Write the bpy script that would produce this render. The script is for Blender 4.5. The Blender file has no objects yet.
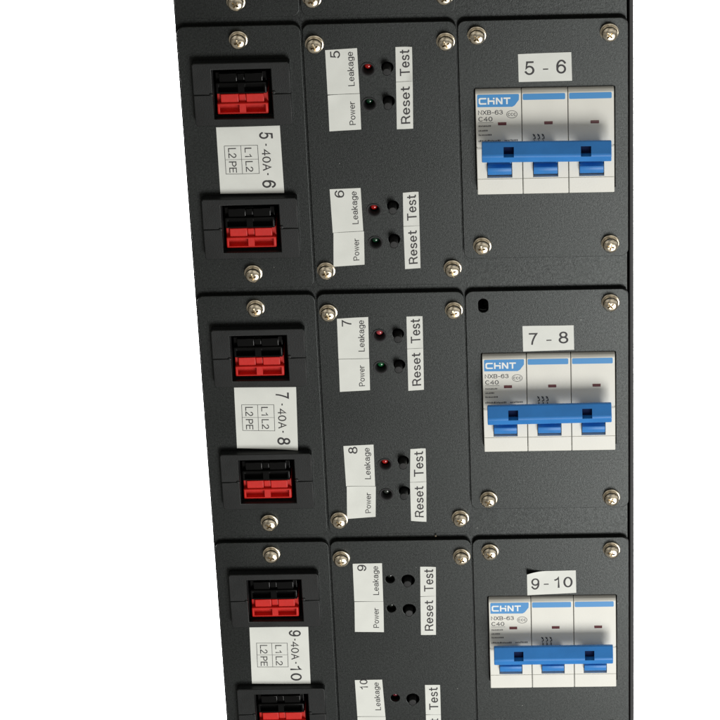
import bpy, bmesh, math, random
from mathutils import Vector, Matrix
random.seed(7)
S = 0.001                                   # everything below is measured in millimetres
scene = bpy.context.scene
col = scene.collection
HALF = math.pi / 2

# ------------------------------------------------------------------ materials
def new_mat(name):
    m = bpy.data.materials.new(name); m.use_nodes = True
    nt = m.node_tree
    return m, nt, nt.nodes['Principled BSDF']

def plain(name, rgb, rough=0.5, metal=0.0, coat=0.0, spec=0.5, bump=0.0, bscale=900, vary=0.0, vscale=60):
    m, nt, p = new_mat(name)
    p.inputs['Base Color'].default_value = (*rgb, 1)
    p.inputs['Roughness'].default_value = rough
    p.inputs['Metallic'].default_value = metal
    p.inputs['Coat Weight'].default_value = coat
    p.inputs['Specular IOR Level'].default_value = spec
    tc = nt.nodes.new('ShaderNodeTexCoord')
    if bump:
        n = nt.nodes.new('ShaderNodeTexNoise'); n.inputs['Scale'].default_value = bscale; n.inputs['Detail'].default_value = 3
        b = nt.nodes.new('ShaderNodeBump'); b.inputs['Strength'].default_value = bump; b.inputs['Distance'].default_value = 0.0002
        nt.links.new(tc.outputs['Object'], n.inputs['Vector'])
        nt.links.new(n.outputs['Fac'], b.inputs['Height'])
        nt.links.new(b.outputs['Normal'], p.inputs['Normal'])
    if vary:
        n2 = nt.nodes.new('ShaderNodeTexNoise'); n2.inputs['Scale'].default_value = vscale; n2.inputs['Detail'].default_value = 5
        r = nt.nodes.new('ShaderNodeMapRange')
        r.inputs['From Min'].default_value = 0.3; r.inputs['From Max'].default_value = 0.7
        r.inputs['To Min'].default_value = 1 - vary; r.inputs['To Max'].default_value = 1 + vary
        mx = nt.nodes.new('ShaderNodeMix'); mx.data_type = 'RGBA'; mx.blend_type = 'MULTIPLY'; mx.inputs['Factor'].default_value = 1
        mx.inputs[6].default_value = (*rgb, 1)
        nt.links.new(tc.outputs['Object'], n2.inputs['Vector'])
        nt.links.new(n2.outputs['Fac'], r.inputs['Value'])
        nt.links.new(r.outputs['Result'], mx.inputs[7])
        nt.links.new(mx.outputs[2], p.inputs['Base Color'])
        r2 = nt.nodes.new('ShaderNodeMapRange')
        r2.inputs['To Min'].default_value = rough * 0.85; r2.inputs['To Max'].default_value = min(1, rough * 1.15)
        nt.links.new(n2.outputs['Fac'], r2.inputs['Value'])
        nt.links.new(r2.outputs['Result'], p.inputs['Roughness'])
    return m

def powder(name, rgb, rough, spec):
    """black powder coat: fine orange-peel grain, faint rubbed patches, a few dust specks"""
    m, nt, p = new_mat(name)
    tc = nt.nodes.new('ShaderNodeTexCoord'); L = nt.links.new
    # world position so that each plate has its own pattern
    geo = nt.nodes.new('ShaderNodeNewGeometry')
    g = nt.nodes.new('ShaderNodeTexNoise'); g.inputs['Scale'].default_value = 2300; g.inputs['Detail'].default_value = 2; g.inputs['Roughness'].default_value = 0.65
    L(geo.outputs['Position'], g.inputs['Vector'])
    b = nt.nodes.new('ShaderNodeBump'); b.inputs['Strength'].default_value = 0.5; b.inputs['Distance'].default_value = 0.00007
    L(g.outputs['Fac'], b.inputs['Height']); L(b.outputs['Normal'], p.inputs['Normal'])
    big = nt.nodes.new('ShaderNodeTexNoise'); big.inputs['Scale'].default_value = 22; big.inputs['Detail'].default_value = 6
    L(geo.outputs['Position'], big.inputs['Vector'])
    r = nt.nodes.new('ShaderNodeMapRange'); r.inputs['From Min'].default_value = 0.3; r.inputs['From Max'].default_value = 0.7
    r.inputs['To Min'].default_value = 0.85; r.inputs['To Max'].default_value = 1.2
    L(big.outputs['Fac'], r.inputs['Value'])
    gr = nt.nodes.new('ShaderNodeMapRange'); gr.inputs['From Min'].default_value = 0.3; gr.inputs['From Max'].default_value = 0.7
    gr.inputs['To Min'].default_value = 0.35; gr.inputs['To Max'].default_value = 1.9
    L(g.outputs['Fac'], gr.inputs['Value'])
    mul = nt.nodes.new('ShaderNodeMath'); mul.operation = 'MULTIPLY'
    L(r.outputs['Result'], mul.inputs[0]); L(gr.outputs['Result'], mul.inputs[1])
    mx = nt.nodes.new('ShaderNodeMix'); mx.data_type = 'RGBA'; mx.blend_type = 'MULTIPLY'; mx.inputs['Factor'].default_value = 1
    mx.inputs[6].default_value = (*rgb, 1); L(mul.outputs[0], mx.inputs[7])
    # dust
    v = nt.nodes.new('ShaderNodeTexVoronoi'); v.inputs['Scale'].default_value = 90; v.inputs['Randomness'].default_value = 1
    L(geo.outputs['Position'], v.inputs['Vector'])
    lt = nt.nodes.new('ShaderNodeMath'); lt.operation = 'LESS_THAN'; lt.inputs[1].default_value = 0.022
    L(v.outputs['Distance'], lt.inputs[0])
    sc = nt.nodes.new('ShaderNodeMath'); sc.operation = 'MULTIPLY'; sc.inputs[1].default_value = 0.55
    L(lt.outputs[0], sc.inputs[0])
    mx2 = nt.nodes.new('ShaderNodeMix'); mx2.data_type = 'RGBA'; L(sc.outputs[0], mx2.inputs['Factor'])
    L(mx.outputs[2], mx2.inputs[6]); mx2.inputs[7].default_value = (0.25, 0.25, 0.23, 1)
    L(mx2.outputs[2], p.inputs['Base Color'])
    p.inputs['Specular Tint'].default_value = (0.94, 1.0, 0.985, 1)
    g3 = nt.nodes.new('ShaderNodeTexNoise'); g3.inputs['Scale'].default_value = 1150; g3.inputs['Detail'].default_value = 3; g3.inputs['Roughness'].default_value = 0.6
    L(geo.outputs['Position'], g3.inputs['Vector'])
    sp = nt.nodes.new('ShaderNodeMapRange'); sp.inputs['From Min'].default_value = 0.3; sp.inputs['From Max'].default_value = 0.7
    sp.inputs['To Min'].default_value = spec * 0.74; sp.inputs['To Max'].default_value = spec * 1.26
    L(g3.outputs['Fac'], sp.inputs['Value']); L(sp.outputs['Result'], p.inputs['Specular IOR Level'])
    # handling marks and grain change the sheen
    ra = nt.nodes.new('ShaderNodeMapRange'); ra.inputs['From Min'].default_value = 0.3; ra.inputs['From Max'].default_value = 0.7
    ra.inputs['To Min'].default_value = rough - 0.025; ra.inputs['To Max'].default_value = rough + 0.025
    L(big.outputs['Fac'], ra.inputs['Value'])
    rb = nt.nodes.new('ShaderNodeMapRange'); rb.inputs['From Min'].default_value = 0.3; rb.inputs['From Max'].default_value = 0.7
    rb.inputs['To Min'].default_value = -0.03; rb.inputs['To Max'].default_value = 0.03
    g2 = nt.nodes.new('ShaderNodeTexNoise'); g2.inputs['Scale'].default_value = 1300; g2.inputs['Detail'].default_value = 3
    L(geo.outputs['Position'], g2.inputs['Vector']); L(g2.outputs['Fac'], rb.inputs['Value'])
    ad = nt.nodes.new('ShaderNodeMath'); ad.operation = 'ADD'; L(ra.outputs['Result'], ad.inputs[0]); L(rb.outputs['Result'], ad.inputs[1])
    L(ad.outputs[0], p.inputs['Roughness'])
    return m

M = {
    'plate': powder('black_powder_coat', (0.0045, 0.0051, 0.0048), 0.33, 0.385),
    'frame': powder('black_frame_coat', (0.0045, 0.0051, 0.0048), 0.33, 0.385),
    'shell': plain('dark_shell', (0.012, 0.012, 0.013), 0.6, bump=0.2),
    'bezel': plain('black_plastic', (0.0075, 0.0085, 0.0085), 0.42, spec=0.26, bump=0.25, bscale=2500, vary=0.2, vscale=150),
    'blackgloss': plain('black_glossy_plastic', (0.003, 0.003, 0.003), 0.18, spec=0.16, bump=0.1, bscale=600),
    'red': plain('red_plastic', (0.54, 0.012, 0.007), 0.45, spec=0.3, bump=0.15, bscale=700, vary=0.12, vscale=200),
    'metal': plain('nickel_steel', (0.72, 0.64, 0.50), 0.24, metal=1.0, bump=0.08, bscale=900, vary=0.2, vscale=500),
    'paper': plain('white_label_paper', (0.635, 0.65, 0.61), 0.55, spec=0.35, bump=0.15, bscale=350, vary=0.035, vscale=120),
    'ink': plain('black_ink', (0.016, 0.014, 0.016), 0.6),
    'greyink': plain('grey_ink', (0.035, 0.035, 0.04), 0.6),
    'cream': plain('cream_plastic', (0.67, 0.665, 0.61), 0.42, bump=0.12, bscale=1500, vary=0.03, vscale=80),
    'blue': plain('blue_plastic', (0.019, 0.185, 0.53), 0.48, bump=0.15, bscale=1500, vary=0.06, vscale=150),
    'blueshade': plain('blue_recess_shade', (0.004, 0.010, 0.045), 0.8, spec=0.1),  # blue darkened to paint the shade inside the tie bar's holes
    'blueink': plain('blue_print', (0.035, 0.235, 0.54), 0.45),
    'whiteink': plain('white_print', (0.75, 0.77, 0.75), 0.5),
    'maroon': plain('maroon_window', (0.10, 0.008, 0.010), 0.35),
    'darkin': plain('dark_interior', (0.006, 0.006, 0.007), 0.7),
    'ledred': plain('red_lens', (0.40, 0.012, 0.010), 0.12, coat=0.6),
    'ledgreen': plain('green_lens', (0.004, 0.035, 0.014), 0.12, coat=0.6),
    'leddim': plain('dark_lens', (0.03, 0.035, 0.03), 0.12, coat=0.6),
    'leddimred': plain('dim_red_lens', (0.16, 0.02, 0.03), 0.15, coat=0.6),
    'button': plain('grey_rubber', (0.008, 0.0085, 0.0085), 0.5, spec=0.3, bump=0.2, bscale=1500),
    'crumb': plain('brass_crumb', (0.22, 0.18, 0.12), 0.6),
    'ledpink': plain('pale_red_lens', (0.42, 0.06, 0.07), 0.2, coat=0.5),
    'ledgreen2': plain('brighter_green_lens', (0.006, 0.10, 0.03), 0.15, coat=0.6),
    'backdrop': plain('white_backdrop', (0.85, 0.85, 0.85), 0.9, spec=0.1),
}

# ------------------------------------------------------------------ mesh helpers
def W(x, y, z):                              # panel millimetres -> world metres (panel stands upright, facing -Y)
    return Vector((x * S, -z * S, y * S))

def finish(bm, name, angle=35):
    bmesh.ops.scale(bm, vec=(S, S, S), verts=bm.verts)
    me = bpy.data.meshes.new(name)
    bm.to_mesh(me); bm.free()
    me.set_sharp_from_angle(angle=math.radians(angle))
    for p in me.polygons: p.use_smooth = abs(p.normal.z) < 0.9995 and p.area < 60e-6
    return me

def eval_mesh(ob, name):
    col.objects.link(ob)
    dg = bpy.context.evaluated_depsgraph_get(); dg.update()
    me = bpy.data.meshes.new_from_object(ob.evaluated_get(dg))
    me.name = name
    bpy.data.objects.remove(ob)
    return me

def rrect(x0, y0, x1, y1, r=0.0, n=6, cw=False):
    if r <= 0: pts = [(x0, y0), (x1, y0), (x1, y1), (x0, y1)]
    else:
        pts = []
        for cx, cy, a0 in ((x1 - r, y0 + r, -90), (x1 - r, y1 - r, 0), (x0 + r, y1 - r, 90), (x0 + r, y0 + r, 180)):
            for k in range(n + 1):
                a = math.radians(a0 + 90 * k / n); pts.append((cx + r * math.cos(a), cy + r * math.sin(a)))
    return pts[::-1] if cw else pts

def circ(cx, cy, r, n=36, sy=0.0):
    """circle, or a vertical slot when sy > 0"""
    return [(cx + r * math.cos(2 * math.pi * k / n), cy + (sy if math.sin(2 * math.pi * k / n) > 0 else -sy) + r * math.sin(2 * math.pi * k / n)) for k in range(n)]

def sheet_mesh(name, loops, z0, z1, bev=0.25):
    """flat sheet with holes, thickness z0..z1, rounded edges; loops in mm, holes after the outline"""
    cu = bpy.data.curves.new(name, 'CURVE'); cu.dimensions = '2D'; cu.fill_mode = 'BOTH'
    for lp in loops:
        sp = cu.splines.new('POLY'); sp.points.add(len(lp) - 1)
        for i, (x, y) in enumerate(lp): sp.points[i].co = (x, y, 0, 1)
        sp.use_cyclic_u = True
    cu.extrude = max(0.001, (z1 - z0) / 2 - bev); cu.bevel_depth = bev; cu.bevel_resolution = 2; cu.offset = -bev
    me0 = eval_mesh(bpy.data.objects.new(name, cu), name)
    bm = bmesh.new(); bm.from_mesh(me0); bpy.data.meshes.remove(me0)
    bmesh.ops.remove_doubles(bm, verts=bm.verts, dist=0.0005)
    bmesh.ops.translate(bm, vec=(0, 0, (z0 + z1) / 2), verts=bm.verts)
    bmesh.ops.recalc_face_normals(bm, faces=bm.faces)
    return finish(bm, name, 40)

def box(bm, x0, y0, z0, x1, y1, z1, bev=0.0, seg=2):
    t = bmesh.new()
    bmesh.ops.create_cube(t, size=1)
    for v in t.verts:
        v.co = Vector(((x0 + x1) / 2 + v.co.x * (x1 - x0), (y0 + y1) / 2 + v.co.y * (y1 - y0), (z0 + z1) / 2 + v.co.z * (z1 - z0)))
    if bev: bmesh.ops.bevel(t, geom=t.edges[:], offset=bev, segments=seg, affect='EDGES', profile=0.5, clamp_overlap=True)
    merge(bm, t)

def merge(bm, t):
    me = bpy.data.meshes.new('tmp'); t.to_mesh(me); t.free(); bm.from_mesh(me); bpy.data.meshes.remove(me)

def extr_x(bm, prof, x0, x1, bev=0.0, seg=2, limit=None):
    """profile of (y, z) points extruded along x"""
    t = bmesh.new()
    a = [t.verts.new((x0, y, z)) for y, z in prof]; b = [t.verts.new((x1, y, z)) for y, z in prof]
    t.faces.new(a); t.faces.new(b[::-1]); n = len(prof)
    for i in range(n): t.faces.new((a[i], b[i], b[(i + 1) % n], a[(i + 1) % n]))
    bmesh.ops.recalc_face_normals(t, faces=t.faces)
    if bev:
        ed = [e for e in t.edges if e.calc_face_angle(0) > math.radians(25)]
        bmesh.ops.bevel(t, geom=ed, offset=bev, segments=seg, affect='EDGES', profile=0.5, clamp_overlap=True)
    merge(bm, t)

def lathe(bm, prof, cx=0, cy=0, n=40):
    """profile of (r, z), first and last on the axis when r = 0"""
    rings = []
    for r, z in prof:
        if r < 1e-6: rings.append([bm.verts.new((cx, cy, z))])
        else: rings.append([bm.verts.new((cx + r * math.cos(2 * math.pi * k / n), cy + r * math.sin(2 * math.pi * k / n), z)) for k in range(n)])
    for A, B in zip(rings, rings[1:]):
        for k in range(n):
            k2 = (k + 1) % n
            if len(A) == 1 and len(B) == 1: continue
            if len(A) == 1: bm.faces.new((A[0], B[k], B[k2]))
            elif len(B) == 1: bm.faces.new((A[k], B[0], A[k2]))
            else: bm.faces.new((A[k], B[k], B[k2], A[k2]))
    bmesh.ops.recalc_face_normals(bm, faces=bm.faces)

def cut(bm, cutter, name, angle=35):
    """bm minus cutter (both in mm), returns a finished mesh"""
    ma = bpy.data.meshes.new('a'); bm.to_mesh(ma); bm.free()
    mb = bpy.data.meshes.new('b'); cutter.to_mesh(mb); cutter.free()
    oa = bpy.data.objects.new('a', ma); ob = bpy.data.objects.new('b', mb); col.objects.link(ob)
    md = oa.modifiers.new('cut', 'BOOLEAN'); md.operation = 'DIFFERENCE'; md.object = ob; md.solver = 'EXACT'
    me = eval_mesh(oa, name)
    bpy.data.objects.remove(ob); bpy.data.meshes.remove(ma); bpy.data.meshes.remove(mb)
    b2 = bmesh.new(); b2.from_mesh(me); bpy.data.meshes.remove(me)
    return finish(b2, name, angle)

# ------------------------------------------------------------------ objects
def thing(name, label, cat, origin, group=None):
    o = bpy.data.objects.new(name, None); col.objects.link(o)
    o.empty_display_size = 0.01
    o.location = W(*origin); o.rotation_euler = (HALF, 0, 0)
    o['label'] = label; o['category'] = cat
    if group: o['group'] = group
    return o

def part(name, me, mat, parent, loc=(0, 0, 0), rz=0, label=None, tilt=(0, 0)):
    if not me.materials: me.materials.append(M[mat]); o = bpy.data.objects.new(name, me)
    else:
        o = bpy.data.objects.new(name, me)
        if me.materials[0] != M[mat]:
            o.material_slots[0].link = 'OBJECT'; o.material_slots[0].material = M[mat]
    col.objects.link(o); o.parent = parent
    o.location = (loc[0] * S, loc[1] * S, loc[2] * S); o.rotation_euler = (tilt[0], tilt[1], rz)
    if label: o['label'] = label
    return o

def single(name, me, mat, label=None, cat=None, kind=None, group=None):
    me.materials.append(M[mat]); o = bpy.data.objects.new(name, me); col.objects.link(o)
    o.rotation_euler = (HALF, 0, 0)
    if label: o['label'] = label
    if cat: o['category'] = cat
    if kind: o['kind'] = kind
    if group: o['group'] = group
    return o

# ------------------------------------------------------------------ lettering
def arc(cx, cy, rx, ry, a0, a1, n=14):
    return [(cx + rx * math.cos(math.radians(a0 + (a1 - a0) * k / n)), cy + ry * math.sin(math.radians(a0 + (a1 - a0) * k / n))) for k in range(n + 1)]
STROKES = {                                  # (advance width, strokes); capitals and digits one unit tall
    '0': (.54, [arc(.27, .5, .27, .5, 90, 450, 28)]),
    '1': (.30, [[(.04, .76), (.16, .82), (.25, .92), (.28, 1), (.28, 0)]]),
    '2': (.54, [arc(.27, .72, .25, .28, 170, -30) + [(.30, .36), (.08, .16), (0, 0), (.54, 0)]]),
    '3': (.54, [arc(.26, .76, .22, .24, 165, -90), arc(.26, .27, .27, .25, 88, -160)]),
    '4': (.56, [[(.42, 0), (.42, 1), (0, .30), (.56, .30)]]),
    '5': (.54, [[(.49, 1), (.12, 1), (.05, .50)] + arc(.26, .32, .27, .32, 128, -155)]),
    '6': (.54, [arc(.27, .31, .27, .31, 90, 450, 24), arc(.30, .5, .30, .5, 190, 38)]),
    '7': (.54, [[(0, 1), (.54, 1), (.40, .76), (.28, .48), (.20, .22), (.17, 0)]]),
    '8': (.54, [arc(.27, .76, .22, .24, 90, 450, 22), arc(.27, .26, .27, .26, 90, 450, 22)]),
    '9': (.54, [arc(.27, .69, .27, .31, 90, 450, 24), arc(.24, .5, .30, .5, 10, -142)]),
    'A': (.62, [[(0, 0), (.31, 1), (.62, 0)], [(.12, .36), (.50, .36)]]),
    'B': (.56, [[(0, 0), (0, 1), (.3, 1)] + arc(.3, .76, .23, .24, 90, -90) + [(0, .52)], [(.3, .52)] + arc(.3, .26, .26, .26, 90, -90) + [(0, 0)]]),
    'C': (.62, [arc(.33, .5, .33, .5, 48, 312, 24)]),
    'E': (.54, [[(.54, 1), (0, 1), (0, 0), (.54, 0)], [(0, .52), (.48, .52)]]),
    'L': (.46, [[(0, 1), (0, 0), (.46, 0)]]),
    'N': (.58, [[(0, 0), (0, 1), (.58, 0), (.58, 1)]]),
    'P': (.56, [[(0, 0), (0, 1), (.3, 1)] + arc(.3, .73, .26, .27, 90, -90) + [(0, .46)]]),
    'R': (.60, [[(0, 0), (0, 1), (.32, 1)] + arc(.32, .74, .25, .26, 90, -90) + [(0, .48)], [(.32, .48), (.46, .38), (.54, .1), (.60, 0)]]),
    'T': (.62, [[(0, 1), (.62, 1)], [(.31, 1), (.31, 0)]]),
    'X': (.58, [[(0, 0), (.58, 1)], [(0, 1), (.58, 0)]]),
    '-': (.30, [[(0, .40), (.30, .40)]]),
    'a': (.48, [[(.03, .52)] + arc(.24, .52, .20, .20, 150, 0) + [(.44, .1), (.50, 0)], [(.44, .44), (.20, .40)] + arc(.19, .19, .19, .19, 110, 300) + [(.44, .20)]]),
    'e': (.50, [[(0, .37), (.50, .37)] + arc(.25, .36, .25, .36, 5, 318, 22)]),
    'g': (.48, [arc(.24, .37, .24, .35, 90, 450, 22), [(.48, .72), (.48, -.06)] + arc(.25, -.06, .23, .20, 0, -155)]),
    'k': (.46, [[(0, 1), (0, 0)], [(.42, .72), (0, .28)], [(.16, .42), (.45, 0)]]),
    'o': (.50, [arc(.25, .36, .25, .36, 90, 450, 22)]),
    'r': (.28, [[(0, .72), (0, 0)], arc(.26, .40, .26, .30, 180, 82, 8)]),
    's': (.44, [arc(.22, .54, .19, .18, 25, 250, 12) + arc(.22, .18, .22, .18, 75, -155, 12)]),
    't': (.28, [[(.12, .96), (.12, .14)] + arc(.24, .14, .12, .13, 180, 290, 6), [(0, .72), (.28, .72)]]),
    'w': (.68, [[(0, .72), (.17, 0), (.34, .70), (.51, 0), (.68, .72)]]),
}
glyph_cache = {}
def ribbon(pts, t, k, vs, fs):
    n = len(pts); closed = math.hypot(pts[0][0] - pts[-1][0], pts[0][1] - pts[-1][1]) < 1e-6
    if closed: pts = pts[:-1]; n -= 1
    P = [Vector(p) for p in pts]; L_, R_ = [], []
    for i in range(n):
        d1 = (P[i] - P[i - 1]).normalized() if (i or closed) else None
        d2 = (P[(i + 1) % n] - P[i]).normalized() if (i < n - 1 or closed) else None
        d1 = d1 or d2; d2 = d2 or d1
        n1, n2 = Vector((-d1.y, d1.x)), Vector((-d2.y, d2.x)); m = n1 + n2
        if m.length < .2: m = n1.copy()
        m.normalize(); q = t / 2 / max(.45, m.dot(n1))
        e = Vector((0, 0))
        if not closed and i == 0: e = -d2 * t / 2
        if not closed and i == n - 1: e = d1 * t / 2
        L_.append(P[i] + m * q + e); R_.append(P[i] - m * q + e)
    b = len(vs)
    for a, c in zip(L_, R_): vs.append((a.x, a.y, k)); vs.append((c.x, c.y, k))
    for i in range(n if closed else n - 1):
        j = (i + 1) % n; fs.append((b + 2 * i, b + 2 * i + 1, b + 2 * j + 1, b + 2 * j))
def glyphs(txt, thin=0.0):
    """flat pen-stroke letters in a unit bounding box: (x, y, stroke number)"""
    key = (txt, thin)
    if key not in glyph_cache:
        t = .166 + 2 * thin; vs, fs = [], []; x = 0; k = 0
        for ch in txt:
            wd, st = STROKES[ch]
            for l in st: ribbon([(x + a, b) for a, b in l], t, k % 4, vs, fs); k += 1
            x += wd + t + (.26 if txt == '10' else .12 if len(txt) < 3 else .10)
        x0 = min(v[0] for v in vs); x1 = max(v[0] for v in vs); y0 = min(v[1] for v in vs); y1 = max(v[1] for v in vs)
        glyph_cache[key] = ([((a - x0) / (x1 - x0), (b - y0) / (y1 - y0), q) for a, b, q in vs], fs)
    return glyph_cache[key]

class Sheet:
    """paper label given by its four corners (TL, TR, BR, BL), with lifted corners"""
    def __init__(s, c, z=0.07, lift=(0, 0, 0, 0), wave=0.10):
        s.c = c; s.z = z; s.l = lift; s.w = wave; s.ph = random.random() * 6
    def xy(s, u, v):
        a, b, c, d = s.c
        return tuple((a[i] * (1 - u) + b[i] * u) * (1 - v) + (d[i] * (1 - u) + c[i] * u) * v for i in (0, 1))
    def h(s, u, v):
        k = 0
        for (cu, cv), q in zip(((0, 0), (1, 0), (1, 1), (0, 1)), s.l):
            d = math.hypot(u - cu, v - cv)
            if q and d < 0.42: k += q * (1 - d / 0.42) ** 2
        return s.z + k + s.w * (0.5 + 0.5 * math.sin(u * 5 + s.ph) * math.sin(v * 7 + s.ph * 2))
    def mesh(s, name, n=16):
        bm = bmesh.new(); g = []
        for j in range(n + 1):
            g.append([bm.verts.new((*s.xy(i / n, j / n), s.h(i / n, j / n))) for i in range(n + 1)])
        lo = [[bm.verts.new((*s.xy(i / n, j / n), max(0.004, s.h(i / n, j / n) - 0.07))) for i in range(n + 1)] for j in range(n + 1)]
        for j in range(n):
            for i in range(n):
                bm.faces.new((g[j][i], g[j + 1][i], g[j + 1][i + 1], g[j][i + 1]))
                bm.faces.new((lo[j][i], lo[j][i + 1], lo[j + 1][i + 1], lo[j + 1][i]))
        for k in range(n):
            bm.faces.new((g[0][k], g[0][k + 1], lo[0][k + 1], lo[0][k])); bm.faces.new((g[n][k + 1], g[n][k], lo[n][k], lo[n][k + 1]))
            bm.faces.new((g[k + 1][0], g[k][0], lo[k][0], lo[k + 1][0])); bm.faces.new((g[k][n], g[k + 1][n], lo[k + 1][n], lo[k][n]))
        bmesh.ops.recalc_face_normals(bm, faces=bm.faces)
        return finish(bm, name, 50)
    def text(s, items, name='lettering'):
        """items: ('t', string, u0, u1, v0, v1, rot, thin) or ('q', u0, v0, u1, v1)"""
        bm = bmesh.new(); zz = 0.03
        for it in items:
            if it[0] == 't':
                _, txt, u0, u1, v0, v1, rot, thin = it
                vs, fs = glyphs(txt, thin); out = []
                for gx, gy, gk in vs:
                    if rot == 0: u, v = u0 + gx * (u1 - u0), v1 - gy * (v1 - v0)
                    elif rot == 90: u, v = u1 - gy * (u1 - u0), v1 - gx * (v1 - v0)
                    else: u, v = u0 + gy * (u1 - u0), v0 + gx * (v1 - v0)
                    out.append(bm.verts.new((*s.xy(u, v), s.h(u, v) + .03 + .004 * gk)))
                for f in fs:
                    try: bm.faces.new([out[i] for i in f])
                    except ValueError: pass
            else:
                _, u0, v0, u1, v1 = it; zz += 0.002
                m = 6
                for k in range(m):
                    if abs(u1 - u0) > abs(v1 - v0):
                        a, b = u0 + (u1 - u0) * k / m, u0 + (u1 - u0) * (k + 1) / m; q = ((a, v0), (b, v0), (b, v1), (a, v1))
                    else:
                        a, b = v0 + (v1 - v0) * k / m, v0 + (v1 - v0) * (k + 1) / m; q = ((u0, a), (u1, a), (u1, b), (u0, b))
                    bm.faces.new([bm.verts.new((*s.xy(u, v), s.h(u, v) + zz)) for u, v in q])
        for f in bm.faces:
            f.normal_update()
            if f.normal.z < 0: f.normal_flip()
        return finish(bm, name)

def sticker(parent, origin, corners, items, z=0.07, lift=(0, 0, 0, 0), label=None, ink='ink', wave=0.10):
    c = [(x - origin[0], y - origin[1]) for x, y in corners]
    s = Sheet(c, z, lift, wave)
    st = part('sticker', s.mesh('sticker'), 'paper', parent, label=label)
    if items: part('lettering', s.text(items), ink, st)
    return st

# ------------------------------------------------------------------ shared meshes
def screw_head():
    bm = bmesh.new()
    lathe(bm, [(0, 1.2), (2.9, 1.2), (3.08, 1.5), (3.1, 2.3), (2.95, 2.8), (2.6, 3.2), (2.0, 3.5), (1.2, 3.68), (0, 3.72)], n=48)
    c = bmesh.new(); a, b = 1.95, 0.48
    pts = [(a, -b), (a, b), (b, b), (b, a), (-b, a), (-b, b), (-a, b), (-a, -b), (-b, -b), (-b, -a), (b, -a), (b, -b)]
    lo = [c.verts.new((x * .45, y * .45, 2.35)) for x, y in pts]; hi = [c.verts.new((x, y, 4.6)) for x, y in pts]
    c.faces.new(lo[::-1]); c.faces.new(hi)
    for k in range(12): c.faces.new((lo[k], lo[(k + 1) % 12], hi[(k + 1) % 12], hi[k]))
    bmesh.ops.recalc_face_normals(c, faces=c.faces)
    return cut(bm, c, 'screw', 40)
def washer():
    bm = bmesh.new()
    lathe(bm, [(1.5, 0.02), (3.5, 0.02), (3.68, 0.15), (3.68, 0.5), (3.5, 0.66), (3.12, 0.70), (3.15, 0.85), (3.22, 1.0), (3.15, 1.28), (3.0, 1.36), (1.5, 1.36)], n=48)
    return finish(bm, 'washer', 40)
SCREW, WASHER = screw_head(), washer()
def screw(parent, x, y):
    s = part('screw', SCREW, 'metal', parent, (x, y, 0), random.random() * 3, tilt=(random.uniform(-.04, .04), random.uniform(-.04, .04)))
    part('washer', WASHER, 'metal', s)

# row origin: (0, 0) of row r lies at y = -120 r
PITCH = 120.0
X0L, X1L = -114.7, -66.75
X0M, X1M = -66.1, -6.75
X0R, X1R = -6.1, 59.45
TOP, BOTLM, BOTR = 71.3, -45.2, -33.6
T = 2.0
def rel(pts, o): return [(x - o[0], y - o[1]) for x, y in pts]

# ------------------------------------------------------------------ cabinet
cab = thing('equipment_cabinet', 'black metal cabinet front carrying four rows of screwed plates', 'cabinet', (-27, -60, -T))
def cab_front():
    loops = [rrect(-115.4, -296, 59.15, 200, 1.5)]
    for r in (-1, 0, 1, 2):
        y = -PITCH * r
        loops.append(rrect(X0L + 5, y + BOTLM + 12, X1L - 5, y + TOP - 12, 2, cw=True))
        loops.append(rrect(X0M + 9, y + BOTLM + 12, X1M - 8, y + TOP - 12, 2, cw=True))
        loops.append(rrect(X0R + 5, y + BOTR + 12, X1R - 5, y + TOP - 12, 2, cw=True))
    loops.append(circ(1.0, -55.4, 2.9)[::-1])
    return sheet_mesh('front_frame', [rel(l, (-27, -60)) for l in loops], -1.5, 0, 0.35)
part('front_frame', cab_front(), 'frame', cab)
bm = bmesh.new()
ox, oy = -27, -60
x0, x1, y0, y1 = -115.6 - ox, 61.75 - ox, -298 - oy, 202 - oy
box(bm, x0, y0, -200, x0 + 1.5, y1, -1.6, 0.3); box(bm, x1 - 1.8, y0, -200, x1, y1, -1.6, 0.5)
box(bm, x0 + 1.5, y1 - 1.5, -200, x1 - 1.8, y1, -1.6); box(bm, x0 + 1.5, y0, -200, x1 - 1.8, y0 + 1.5, -1.6)
box(bm, x0 + 1.5, y0 + 1.5, -200, x1 - 1.8, y1 - 1.5, -198)
part('shell', finish(bm, 'shell'), 'shell', cab)

# ------------------------------------------------------------------ socket plates
def mesh_L():
    h = rel(rrect(-104, 31, -77, 55.6, 0.5, cw=True), (-91, 0)); g = rel(rrect(-104, -29.0, -77, -4.4, 0.5, cw=True), (-91, 0))
    return sheet_mesh('panel', [rel(rrect(X0L, BOTLM, X1L, TOP, 3.2), (-91, 0)), h, g], -T, 0, 0.25)
ML = mesh_L()
def mesh_L_blank(): return sheet_mesh('panel', [rel(rrect(X0L, BOTLM, X1L, TOP, 3.2), (-91, 0))], -T, 0, 0.25)

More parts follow.
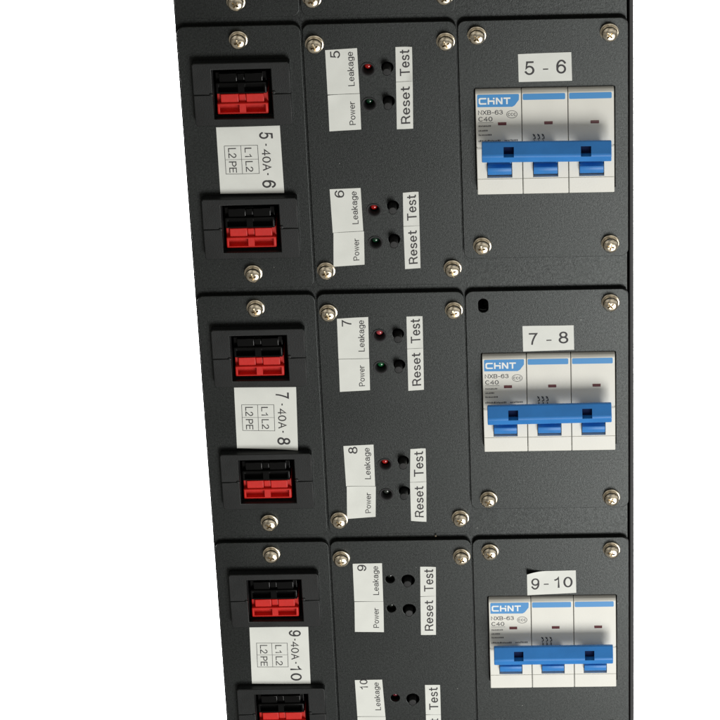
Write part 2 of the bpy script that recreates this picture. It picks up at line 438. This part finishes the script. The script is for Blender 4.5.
def conn_items(a, b):
    two = len(b) > 1
    it = [('q', .105, .278, .635, .284), ('q', .105, .700, .635, .706), ('q', .105, .486, .635, .490),
          ('q', .105, .284, .113, .700), ('q', .627, .284, .635, .700), ('q', .364, .284, .371, .700),
          ('t', 'L1', .425, .54, .315, .455, -90, -.016), ('t', 'L2', .425, .54, .515, .675, -90, -.016),
          ('t', 'L2', .165, .29, .315, .465, -90, -.016), ('t', 'PE', .165, .29, .515, .685, -90, -.016)]
    if two:
        it += [('t', a, .665, .87, .055, .165, -90, -.004), ('q', .755, .205, .775, .235), ('t', '40A', .69, .835, .25, .575, -90, -.016),
               ('q', .755, .615, .775, .645), ('t', b, .665, .87, .68, .945, -90, -.008)]
    else:
        it += [('t', a, .665, .88, .085, .19, -90, -.004), ('q', .755, .262, .775, .292), ('t', '40A', .69, .835, .335, .665, -90, -.016),
               ('q', .755, .70, .775, .73), ('t', b, .665, .88, .805, .925, -90, -.004)]
    return it
LQ = {0: [(-102.0, 27.7), (-76.9, 27.9), (-76.7, -2.0), (-102.1, -1.8)],
      1: [(-102.0, -92.0), (-76.5, -92.2), (-77.2, -122.6), (-102.5, -121.4)],
      2: [(-102.5, -212.0), (-77.3, -212.3), (-77.7, -242.3), (-103.1, -241.9)]}
NUM = {0: ('5', '6'), 1: ('7', '8'), 2: ('9', '10')}
for r in (-1, 0, 1, 2):
    y = -PITCH * r; o = (-91, y, 0)
    lab = ('black plate at the very top left, mostly cut off by the photo edge' if r < 0 else
           'black plate holding the sticker %s-40A-%s between its two sockets' % NUM[r])
    t = thing('socket_plate', lab, 'plate', o, 'plates that hold the red and black sockets')
    part('panel', ML if r >= 0 else mesh_L_blank(), 'plate', t)
    if r >= 0: screw(t, 0, 65.6)
    screw(t, 0, -38.2)
    if r >= 0:
        sticker(t, o, LQ[r], conn_items(*NUM[r]), lift=(0, 0, .5 if r == 1 else 0, 0), label='white sticker reading %s-40A-%s' % NUM[r])

# sockets -------------------------------------------------------
BW, BH = 38.1, 27.3
WX0, WX1, WY0, WY1 = -11.2 - .3, 11.6 + .1, -10.7, 10.8       # window about the bezel centre
def bezel_half(up):
    h = BH / 2; g = 0.12
    if up: pts = [(-BW / 2, g), (WX0, g), (WX0, WY1), (WX1, WY1), (WX1, g), (BW / 2, g), (BW / 2, h - .8), (BW / 2 - .8, h), (-BW / 2 + .8, h), (-BW / 2, h - .8)]
    else:  pts = [(-BW / 2, -g), (-BW / 2, -h + .8), (-BW / 2 + .8, -h), (BW / 2 - .8, -h), (BW / 2, -h + .8), (BW / 2, -g), (WX1, -g), (WX1, WY0), (WX0, WY0), (WX0, -g)]
    return sheet_mesh('bezel_half', [pts], 0.02, 3.3 if up else 3.2, 0.3)
BEZ = (bezel_half(True), bezel_half(False))
bm = bmesh.new()                                               # sleeve that runs back into the cabinet
for a in ((WX0 - 1, WY1, WX1 + 1, WY1 + 1), (WX0 - 1, WY0 - 1, WX1 + 1, WY0), (WX0 - 1, WY0, WX0, WY1), (WX1, WY0, WX1 + 1, WY1)):
    box(bm, a[0], a[1], -16, a[2], a[3], 0.0)
box(bm, WX0 - 1, WY0 - 1, -17, WX1 + 1, WY1 + 1, -16)
SLEEVE = finish(bm, 'sleeve')
def contact_block():
    bm = bmesh.new()
    box(bm, -10, 0, -15.5, 10, 8.5, -3.2, 0.25)
    fr = bmesh.new(); box(fr, -10, 0, -6, 10, 4.8, -1.0, 0.45, 3)
    box(bm, -8.5, 4.4, -6, -1.5, 8.5, -1.7, 0.3); box(bm, 1.5, 4.4, -6, 8.5, 8.5, -1.7, 0.3)
    box(bm, -1.4, 3.9, -6, 1.4, 8.1, -2.3, 0.3)
    c = bmesh.new(); box(c, -9.0, .75, -5.0, -1.25, 4.15, 2); box(c, 1.25, .75, -5.0, 9.0, 4.15, 2)
    me = cut(fr, c, 'frame', 35)
    b2 = bmesh.new(); b2.from_mesh(me); bmesh.ops.scale(b2, vec=(1 / S,) * 3, verts=b2.verts); bpy.data.meshes.remove(me)
    merge(bm, b2)
    return finish(bm, 'contact_block', 35)
CB = contact_block(); CB2 = CB.copy()
bm = bmesh.new()
box(bm, -7.6, 1.6, -4.9, -2.6, 2.2, -4.0, 0.15); box(bm, 2.6, 1.6, -4.9, 7.6, 2.2, -4.0, 0.15)
CT = finish(bm, 'contact')
bm = bmesh.new(); lathe(bm, [(0, 0), (0.75, 0), (0.8, .2), (0.6, 0.7), (0, 0.8)], n=16); CLIP = finish(bm, 'clip')
for r in (0, 1, 2):
    for k in (0, 1):
        cy = -PITCH * r + (43.4 if k == 0 else -16.4) + (0.1 if r else 0)
        cx = -90.6
        lab = ('red and black socket %s the %s-40A-%s sticker' % (('above', 'below')[k], *NUM[r]))
        t = thing('power_socket', lab, 'socket', (cx, cy, 0), 'red and black power sockets down the left side')
        bz = part('bezel', BEZ[0], 'bezel', t); part('lower_bezel', BEZ[1], 'bezel', t)
        part('clip', CLIP, 'bezel', bz, (WX0 - .6, 0.1, 3.0)); part('clip', CLIP, 'bezel', bz, (WX1 + .7, .8, 3.0))
        part('sleeve', SLEEVE, 'darkin', t)
        red = part('red_housing', CB, 'red', t, (-0.3, -9.7, 2.0)); part('contact', CT, 'darkin', red)
        blk = part('black_housing', CB2, 'blackgloss', t, (-0.5, -1.0, 1.6)); part('contact', CT, 'darkin', blk)

# ------------------------------------------------------------------ indicator plates
XM = -36.4
LEDX = -41.4
LEDY = {0: (51.6, 36.5), 1: (-10.6, -25.4)}
def mesh_M(small):
    loops = [rel(rrect(X0M, BOTLM, X1M, TOP, 3.2), (XM, 0))]
    for g in (0, 1):
        for yy in LEDY[g]:
            loops.append(rel(circ(LEDX, yy, 1.95 if small else 2.85)[::-1], (XM, 0)))
            loops.append(rel(circ(-33.8, yy + (-.6 if small else ((.4, .9), (1.5, 1.2))[g][LEDY[g].index(yy)] + .2), 2.75 if small else 2.3)[::-1], (XM, 0)))
    return sheet_mesh('panel', loops, -T, 0, 0.22)
MMb, MMs = mesh_M(False), mesh_M(True)
MM_blank = sheet_mesh('panel', [rel(rrect(X0M, BOTLM, X1M, TOP, 3.2), (XM, 0))], -T, 0, 0.22)
bm = bmesh.new(); lathe(bm, [(1.75, -4.5), (2.82, -4.5), (2.82, 0.0), (3.05, 0.05), (3.0, 0.22), (2.7, 0.3), (2.25, 0.0), (1.95, -0.9), (1.75, -2.5)], n=40); HOLDER = finish(bm, 'led_holder', 50)
bm = bmesh.new(); lathe(bm, [(0, -7), (1.55, -7), (1.55, -1.6), (1.45, -1.05), (1.15, -0.55), (0.65, -0.22), (0, -0.1)], n=32); LED = finish(bm, 'led', 60)
bm = bmesh.new(); lathe(bm, [(0, -6), (1.55, -6), (1.6, 0), (1.6, -.25), (1.52, -0.08), (1.35, 0), (0, 0.02)], n=32); BUTTON = finish(bm, 'push_button', 30)
bm = bmesh.new(); box(bm, -4, -4, -7.5, 4, 4, -6.0, .1); BOARD = finish(bm, 'board')

MQ = {('5'): [(-57.6, 60.2), (-45.2, 60.8), (-45.0, 41.3), (-57.5, 41.0), (-45.0, 25.5), (-57.5, 24.9)],
      ('6'): [(-58.6, -0.8), (-46.3, -0.5), (-46.0, -19.9), (-58.2, -20.3), (-46.1, -35.3), (-58.6, -36.0)],
      ('7'): [(-58.3, -60.2), (-45.6, -59.6), (-46.0, -79.1), (-58.5, -79.2), (-46.2, -94.3), (-58.6, -94.9)],
      ('8'): [(-58.3, -121.2), (-45.8, -120.7), (-45.9, -141.2), (-58.0, -140.8), (-46.3, -156.5), (-58.3, -157.3)],
      ('9'): [(-56.9, -180.1), (-44.5, -180.0), (-44.7, -199.6), (-57.0, -199.4), (-45.0, -215.6), (-57.4, -215.2)],
      ('10'): [(-58.5, -240.7), (-46.7, -240.6), (-46.0, -260.3), (-58.2, -260.1), (-46.0, -276.0), (-58.4, -276.0)]}
TQ = {'5': [(-30.3, 60.9), (-23.9, 60.9), (-24.1, 46.2), (-30.6, 45.9), (-24.6, 25.4), (-31.0, 25.2)],
      '6': [(-29.6, -3.0), (-23.4, -2.6), (-23.5, -17.9), (-29.9, -18.1), (-23.7, -37.4), (-29.9, -37.7)],
      '7': [(-30.1, -59.8), (-23.6, -59.6), (-23.8, -74.6), (-30.3, -74.9), (-24.1, -94.5), (-30.5, -95.0)],
      '8': [(-30.6, -123.2), (-24.3, -122.9), (-24.5, -139.3), (-31.3, -139.5), (-25.1, -159.4), (-31.5, -158.8)],
      '9': [(-28.4, -182.1), (-21.8, -182.2), (-22.2, -197.2), (-28.8, -197.3), (-22.8, -217.4), (-29.2, -217.3)],
      '10': [(-28.3, -243.8), (-21.8, -243.7), (-21.9, -259.6), (-28.4, -259.6), (-22.2, -279), (-28.7, -279)]}
for r in (-1, 0, 1, 2):
    y = -PITCH * r; o = (XM, y, 0)
    lab = ('black plate at the top middle, only its bottom edge in the photo' if r < 0 else
           'black plate with lamps and test buttons numbered %s and %s' % NUM[r])
    t = thing('indicator_plate', lab, 'plate', o, 'plates that hold the indicator lamps and buttons')
    small = r == 2
    part('panel', MM_blank if r < 0 else (MMs if small else MMb), 'plate', t)
    for sx in (-61.6, -10.8):
        if r >= 0: screw(t, sx - XM, 63.0)
        screw(t, sx - XM, -37.6)
    if r < 0: continue
    for g in (0, 1):
        n = NUM[r][g]
        for q, yy in enumerate(LEDY[g]):
            bx = part('circuit_board', BOARD, 'darkin', t, (LEDX - XM, yy, 0))
            if not small:
                h = part('lamp_holder', HOLDER, 'darkin', t, (LEDX - XM, yy, 0))
                part('lamp', LED, {'7': ('ledpink', 'ledgreen2'), '8': ('ledred', 'leddim')}.get(n, ('ledred', 'ledgreen'))[q], t, (LEDX - XM, yy + 0.25, -1.35 - random.uniform(0, .5)),
                     label='red leakage lamp' if q == 0 else ('almost black power lamp' if n == '8' else 'dark green power lamp'), tilt=(random.uniform(-.08, .08), random.uniform(-.08, .08)))
            else:
                part('lamp', LED, 'leddimred' if (q == 0 and g == 1) else 'leddim', t, (LEDX - XM, yy, -2.3), label='unlit lamp deep in its hole')
            bz = random.uniform(3.7, 4.2) if not small else 2.2
            by = -1.0 if small else ((.4, .9), (1.5, 1.2))[g][q]
            part('push_button', BUTTON, 'button', t, (-33.9 - XM + random.uniform(-.15, .15), yy + by + random.uniform(-.1, .1), bz), tilt=(random.uniform(-.05, .05), random.uniform(-.05, .05)))
        a = MQ[n]; nv = (.03, .20) if n != '10' else (-.02, .26)
        big = ('t', n, .15, .46, nv[0], nv[1], 90, -.012)
        sticker(t, o, [a[0], a[1], a[2], a[3]], [big, ('t', 'Leakage', .66, .91, .07, .83, 90, -.018)], z=0.075,
                lift=(0, 0, .0, .35 if n in '68' else 0), label='white sticker reading %s Leakage' % n)
        sticker(t, o, [(a[3][0] + (.25 if n in '68' else .05), a[3][1] - .18), (a[2][0] + (.25 if n in '68' else .05), a[2][1] - .18), a[4], a[5]], [('t', 'Power', .63, .85, .20, .86, 90, -.018)], z=0.075,
                lift=(.4 if n in '58' else .15, .0, 0, 0), label='white sticker reading Power')
        b = TQ[n]
        sticker(t, o, [b[0], b[1], b[2], b[3]], [('t', 'Test', .24, .84, .08, .84, 90, -.010)], lift=(0, .2, .5 if n == '5' else .1, 0), label='white sticker reading Test')
        sticker(t, o, [(b[3][0], b[3][1] - .15), (b[2][0], b[2][1] - .15), b[4], b[5]], [('t', 'Reset', .22, .84, .10, .89, 90, -.010)], lift=(.1, .3 if n == '5' else 0, 0, 0), label='white sticker reading Reset')

# ------------------------------------------------------------------ breaker plates
XR = 26.7
def mesh_R(slot):
    loops = [rel(rrect(X0R, BOTR, X1R, TOP, 3.2), (XR, 0)), rel(rrect(-0.35, -2.5, 54.35, 42.2, 0.6, cw=True), (XR, 0))]
    if slot: loops.append(rel(circ(1.0, 64.6, 2.0, sy=1.15)[::-1], (XR, 0)))
    return sheet_mesh('panel', loops, -T, 0, 0.22)
MR, MRs = mesh_R(False), mesh_R(True)
MR_blank = sheet_mesh('panel', [rel(rrect(X0R, BOTR, X1R, TOP, 3.2), (XR, 0))], -T, 0, 0.22)
RQ = {0: [(17.0, 56.7), (37.6, 57.1), (37.8, 44.8), (17.1, 44.7)],
      1: [(16.7, -65.2), (37.4, -65.2), (37.5, -76.7), (16.8, -77.2)],
      2: [(16.6, -185.2), (37.2, -185.1), (37.3, -196.6), (16.6, -197.4)]}
RT = {0: [('t', '5', .11, .30, .27, .76, 0, -.012), ('q', .46, .545, .56, .585), ('t', '6', .71, .90, .25, .74, 0, -.012)],
      1: [('t', '7', .12, .30, .28, .75, 0, -.012), ('q', .46, .565, .56, .605), ('t', '8', .70, .89, .25, .73, 0, -.012)],
      2: [('t', '9', .08, .25, .30, .78, 0, -.012), ('q', .34, .55, .44, .59), ('t', '10', .55, .93, .24, .74, 0, -.012)]}
BMP = {0: '5 - 6', 1: '7 - 8', 2: '9-10'}
for r in (-1, 0, 1, 2):
    y = -PITCH * r; o = (XR, y, 0)
    lab = ('black plate at the top right, only its blank lower strip in the photo' if r < 0 else
           'black plate around the breaker, with the white sticker %s' % BMP[r])
    if r == 1: lab = 'black plate with sticker 7 - 8 and an empty slot where one screw is missing'
    t = thing('breaker_plate', lab, 'plate', o, 'plates that hold the circuit breakers')
    part('panel', MR_blank if r < 0 else (MRs if r == 1 else MR), 'plate', t)
    for sx in (1.3, 52.3):
        if r >= 0 and not (r == 1 and sx < 10): screw(t, sx - XR, 65.3)
        screw(t, sx - XR, -28.6 + (1.0 if r == 0 else 0.3))
    if r >= 0:
        sticker(t, o, RQ[r], RT[r], lift=(2.6, 0, 0, 0.2) if r == 2 else (0, 0, 0, 0), label='white sticker reading ' + BMP[r])

# ------------------------------------------------------------------ circuit breakers
def face_z(y): return 2.1 + (41.7 - y) / 22.7 * 2.6           # slope of the printed upper face
def pole_mesh():
    bm = bmesh.new()
    prof = [(-2.0, -45), (-2.0, 5.0), (5.0, 5.1), (18.4, 5.1), (18.9, face_z(18.9)), (40.9, face_z(40.9)), (41.8, 1.2), (41.8, -45)]
    extr_x(bm, prof, 0.08, 17.87, 0.38, 3)
    c = bmesh.new(); box(c, 4.0, 5.45, .6, 13.9, 18.6, 9)
    box(c, -1, 4.85, 4.75, 19, 5.1, 8)
    box(c, -1, 18.75, 4.2, 0.45, 19.1, 8); box(c, 17.5, 18.75, 4.2, 19, 19.1, 8)
    return cut(bm, c, 'pole_body', 32)
POLE = pole_mesh()
bm = bmesh.new()                                               # toggle: drum with its lever stub
pr = [(6.2, .7), (6.25, 3.2), (6.9, 5.4), (8.3, 6.7), (9.7, 7.2), (10.9, 7.1), (11.2, 4.6), (13.8, 4.6), (17.8, 11.8), (22.5, 10.6), (18.2, 6.0), (18.0, .7)]
extr_x(bm, pr, 4.25, 13.65, 0.25, 2)
TOG = finish(bm, 'toggle', 30)
def bar_mesh():
    bm = bmesh.new()
    prof = [(24.5, 11.8), (20.4, 15.1), (19.5, 15.2), (16.4, 13.5), (16.1, 12.4), (16.7, 11.4), (19.0, 10.6), (23.6, 9.4)]
    extr_x(bm, prof, 2.0, 52.4, 0.35, 3)
    c = bmesh.new()
    for a in (10.5, 40.5): box(c, a, 19.4, 12.0, a + 4.0, 22.9, 20)
    return cut(bm, c, 'tie_bar', 30)
BAR = bar_mesh()
bm = bmesh.new(); box(bm, 10.53, 19.43, 11.8, 14.47, 22.87, 12.3); BARIN = finish(bm, 'shaded_floor')  # hole floor, its shade painted in the colour

def on_face(pts, dz=0.03):
    return [(x, y, face_z(y) + dz) for x, y in pts]
def flat(polys, name, dz=0.03):
    bm = bmesh.new(); k = 0
    for p in polys:
        k += 1
        f = bm.faces.new([bm.verts.new(q) for q in on_face(p, dz + 0.0012 * k)]); f.normal_update()
        if f.normal.z < 0: f.normal_flip()
    return finish(bm, name)
def ftext(items, name, dz=0.03):
    bm = bmesh.new()
    for txt, x0, x1, y0, y1, thin in items:
        vs, fs = glyphs(txt, thin)
        out = [bm.verts.new(on_face([(x0 + a * (x1 - x0), y0 + b * (y1 - y0))], dz + .004 * q)[0]) for a, b, q in vs]
        for f in fs: bm.faces.new([out[i] for i in f])
    for f in bm.faces:
        f.normal_update()
        if f.normal.z < 0: f.normal_flip()
    return finish(bm, name)
BADGE = flat([[(0.8, 35.5), (14.4, 35.4), (15.4, 36.0), (17.0, 38.2), (17.1, 40.2), (16.9, 40.6), (1.1, 40.6), (0.8, 40.2)]], 'badge')
def stripe(x0, x1): return [(x0 + .3, 38.1), (x1 - .3, 38.1), (x1, 38.4), (x1, 40.3), (x1 - .3, 40.6), (x0 + .3, 40.6), (x0, 40.3), (x0, 38.4)]
STRIPES = flat([stripe(18.8, 35.3)], 'stripe')
def logo():
    def P(l): return [(1.35 + x * 1.0, 36.55 + y * 1.0) for x, y in l]
    h = 2.75; w = .62
    C_ = [(.5, 0), (3.0, 0), (3.0, w), (.9, w), (w, .9), (w, h - .9), (.9, h - w), (3.0, h - w), (3.0, h), (.5, h), (0, h - .5), (0, .5)]
    H_ = [(3.5, 0), (3.5 + w, 0), (3.5 + w, 1.05), (5.6, 1.05), (5.6, 0), (5.6 + w, 0), (5.6 + w, 1.7), (3.5 + w, 1.7), (3.5 + w, h), (3.5, h)]
    D_ = [(5.6, 2.1), (5.6 + w, 2.1), (5.6 + w, h), (5.6, h)]
    N_ = [(6.7, 0), (6.7 + w, 0), (6.7 + w, h - .9), (8.6, 0), (9.3, 0), (9.3, h), (9.3 - w, h), (9.3 - w, .9), (7.4, h), (6.7, h)]
    T_ = [(10.7, 0), (10.7 + w, 0), (10.7 + w, h - w), (12.4, h - w), (12.4, h), (9.7, h), (9.7, h - w), (10.7, h - w)]
    return flat([P(l) for l in (C_, H_, D_, N_, T_)], 'logo_lettering', 0.06)
LOGO = logo()
def printed():
    items = [('NXB-63', 1.0, 10.7, 32.2, 34.3, -.014), ('C40', 1.1, 6.6, 29.6, 31.6, -.014), ('CCC', 12.6, 15.8, 31.7, 32.9, .01)]
    me = ftext(items, 'printing')
    bm = bmesh.new(); bm.from_mesh(me); bmesh.ops.scale(bm, vec=(1 / S,) * 3, verts=bm.verts)
    def quad(x0, y0, x1, y1, dz=.034):
        bm.faces.new([bm.verts.new(q) for q in on_face([(x0, y0), (x1, y0), (x1, y1), (x0, y1)], dz)])
    n = 28                                                      # oval mark
    for k in range(n):
        a, b = 2 * math.pi * k / n, 2 * math.pi * (k + 1) / n
        q = [(14.2 + ra * math.cos(t), 32.3 + rb * math.sin(t)) for ra, rb, t in ((2.15, 1.6, a), (2.15, 1.6, b), (1.95, 1.42, b), (1.95, 1.42, a))]
        bm.faces.new([bm.verts.new(v) for v in on_face(q, .03)])
    rnd = random.Random(3)
    quad(1.0, 29.0, 6.9, 29.12)
    for yy, xe in ((27.7, 5.6), (25.8, 4.7), (24.0, 5.9)):      # rows of print too small to read in the photograph
        x = 1.1
        while x < xe:
            w = rnd.uniform(.25, .5); quad(x, yy - .32, x + w * .8, yy + rnd.uniform(.1, .35)); x += w + .12
    for x, xe, yy in ((1.0, 9.4, 21.5), (11.2, 16.2, 21.6)):
        while x < xe:
            w = rnd.uniform(.25, .55); quad(x, yy - .4, x + w * .8, yy + rnd.uniform(.15, .45)); x += w + .14
    for f in bm.faces:
        f.normal_update()
        if f.normal.z < 0: f.normal_flip()
    bpy.data.meshes.remove(me)
    return finish(bm, 'printing')
PRINT = printed()
def symbol():
    polys = []
    for k in range(3):
        x = 22.6 + k * 1.75
        polys += [[(x - .55, 23.8), (x - .2, 24.1), (x + .6, 23.2), (x + .25, 22.9)], [(x - .3, 23.0), (x - .1, 22.85), (x + .45, 23.75), (x + .25, 23.9)],
                  [(x + .28, 22.95), (x + .66, 22.95), (x + .66, 21.9), (x + .28, 21.9)], [(x - .25, 22.2), (x + .35, 22.2), (x + .35, 21.95), (x - .25, 21.95)],
                  [(x - .25, 21.95), (x - .05, 21.95), (x + .35, 21.2), (x + .15, 21.2)], [(x + .04, 21.2), (x + .42, 21.2), (x + .42, 19.8), (x + .04, 19.8)]]
    return flat(polys, 'wiring_symbol')
SYM = symbol()
bm = bmesh.new(); box(bm, 8.7, 27.85, 3.0, 12.0, 29.1, face_z(28.5) + .12, .08); IND = finish(bm, 'indicator_window')
for r in (0, 1, 2):
    y = -PITCH * r - (0.0, 0.15, 0.35)[r]
    lab = 'white three-pole breaker with blue bar below the sticker ' + BMP[r]
    t = thing('circuit_breaker', lab, 'breaker', (0, y, 0), 'circuit breakers down the right side')
    for k in range(3):
        pb = part('pole_body', POLE, 'cream', t, (18.03 * k, 0, 0))
        part('indicator_window', IND, 'maroon', pb)
        part('stripe' if k else 'badge', STRIPES if k else BADGE, 'blueink', pb, (0 if k == 0 else -18.3, 0, 0))
        if k == 0: part('printing', PRINT, 'greyink', pb); part('logo_lettering', LOGO, 'whiteink', pb)
        if k == 1: part('wiring_symbol', SYM, 'greyink', pb, (-18.03, 0, 0))
        part('toggle', TOG, 'blue', t, (18.03 * k, 0, 0))
    dy, rot = ((0.35, -.011), (-0.1, .008), (-.1, 0))[r]
    b = part('tie_bar', BAR, 'blue', t, (0, dy, 0), rot); part('shaded_floor', BARIN, 'blueshade', b); part('shaded_floor', BARIN, 'blueshade', b, (30, 0, 0))

# crumb lying in the gap above the 9 Leakage plate
bm = bmesh.new(); bmesh.ops.create_icosphere(bm, subdivisions=1, radius=0.4)
for v in bm.verts: v.co *= random.uniform(.7, 1.3)
c = single('metal_crumb', finish(bm, 'metal_crumb'), 'crumb', 'tiny metal crumb caught in the gap above the number 9 plate', 'crumb')
c.location = W(-21.5, -167.3, -1.2)

# ------------------------------------------------------------------ backdrop
bm = bmesh.new(); box(bm, -2500, -2600, -10, 2500, 1800, 0)
bd = single('backdrop', finish(bm, 'backdrop'), 'backdrop', kind='structure'); bd.location = W(0, 0, -800)

# ------------------------------------------------------------------ light
def area(name, loc, target, size, power, colr=(1, 1, 1), size_y=None):
    l = bpy.data.lights.new(name, 'AREA'); l.energy = power; l.color = colr; l.size = size
    if size_y: l.shape = 'RECTANGLE'; l.size_y = size_y
    o = bpy.data.objects.new(name, l); col.objects.link(o)
    o.location = W(*loc)
    d = (W(*target) - W(*loc)).normalized()
    o.rotation_euler = d.to_track_quat('-Z', 'Y').to_euler()
    return o
KEY = Vector((0.37, -0.56, 1.0)).normalized() * 1100
area('key_lamp', (30 + KEY.x, -130 + KEY.y, KEY.z), (-20, -90, 0), 0.58, 12.8, (1.0, 0.99, 0.965))
area('added_backdrop_light', (0, -250, -240), (0, -500, -800), 0.9, 60)  # added light, unseen behind the cabinet, turns the backdrop white

w = bpy.data.worlds.new('World'); scene.world = w; w.use_nodes = True
nt = w.node_tree; bg = nt.nodes['Background']
tc = nt.nodes.new('ShaderNodeTexCoord'); no = nt.nodes.new('ShaderNodeTexNoise'); no.inputs['Scale'].default_value = 1.6; no.inputs['Detail'].default_value = 2
cr = nt.nodes.new('ShaderNodeValToRGB')                       # an uneven room: dark and bright patches, brighter overhead
cr.color_ramp.elements[0].position = 0.38; cr.color_ramp.elements[0].color = (0.16, 0.145, 0.12, 1)
cr.color_ramp.elements[1].position = 0.64; cr.color_ramp.elements[1].color = (1.0, 0.98, 0.93, 1)
sx = nt.nodes.new('ShaderNodeSeparateXYZ'); mr = nt.nodes.new('ShaderNodeMapRange')
mr.inputs['From Min'].default_value = -0.3; mr.inputs['From Max'].default_value = 0.6
mr.inputs['To Min'].default_value = 0.45; mr.inputs['To Max'].default_value = 1.2
nt.links.new(tc.outputs['Generated'], no.inputs['Vector']); nt.links.new(no.outputs['Fac'], cr.inputs['Fac'])
nt.links.new(tc.outputs['Generated'], sx.inputs[0]); nt.links.new(sx.outputs['Z'], mr.inputs['Value'])
mm = nt.nodes.new('ShaderNodeMix'); mm.data_type = 'RGBA'; mm.blend_type = 'MULTIPLY'; mm.inputs['Factor'].default_value = 1
nt.links.new(cr.outputs['Color'], mm.inputs[6]); nt.links.new(mr.outputs['Result'], mm.inputs[7])
nt.links.new(mm.outputs[2], bg.inputs['Color']); bg.inputs['Strength'].default_value = 0.80

# ------------------------------------------------------------------ camera
cam = bpy.data.cameras.new('camera'); co = bpy.data.objects.new('camera', cam); col.objects.link(co)
RC = [[0.9986029, 0.0173428, 0.0499143], [-0.0404882, 0.8581092, 0.5118685], [-0.0339547, -0.5131743, 0.8576125]]
A = Matrix(((1, 0, 0), (0, 0, -1), (0, 1, 0)))                 # panel axes -> world axes
Rw = A @ Matrix(RC)
co.matrix_world = Matrix.Translation(W(*(21.285, 648.524, 1220.456))) @ Rw.to_4x4()
cam.sensor_width = 36; cam.lens = 3488.623 / 720 * 36
cam.clip_start = 0.05; cam.clip_end = 20
scene.camera = co

scene.render.engine = 'CYCLES'
scene.view_settings.view_transform = 'Standard'; scene.view_settings.look = 'None'
scene.view_settings.exposure = 0; scene.view_settings.gamma = 1
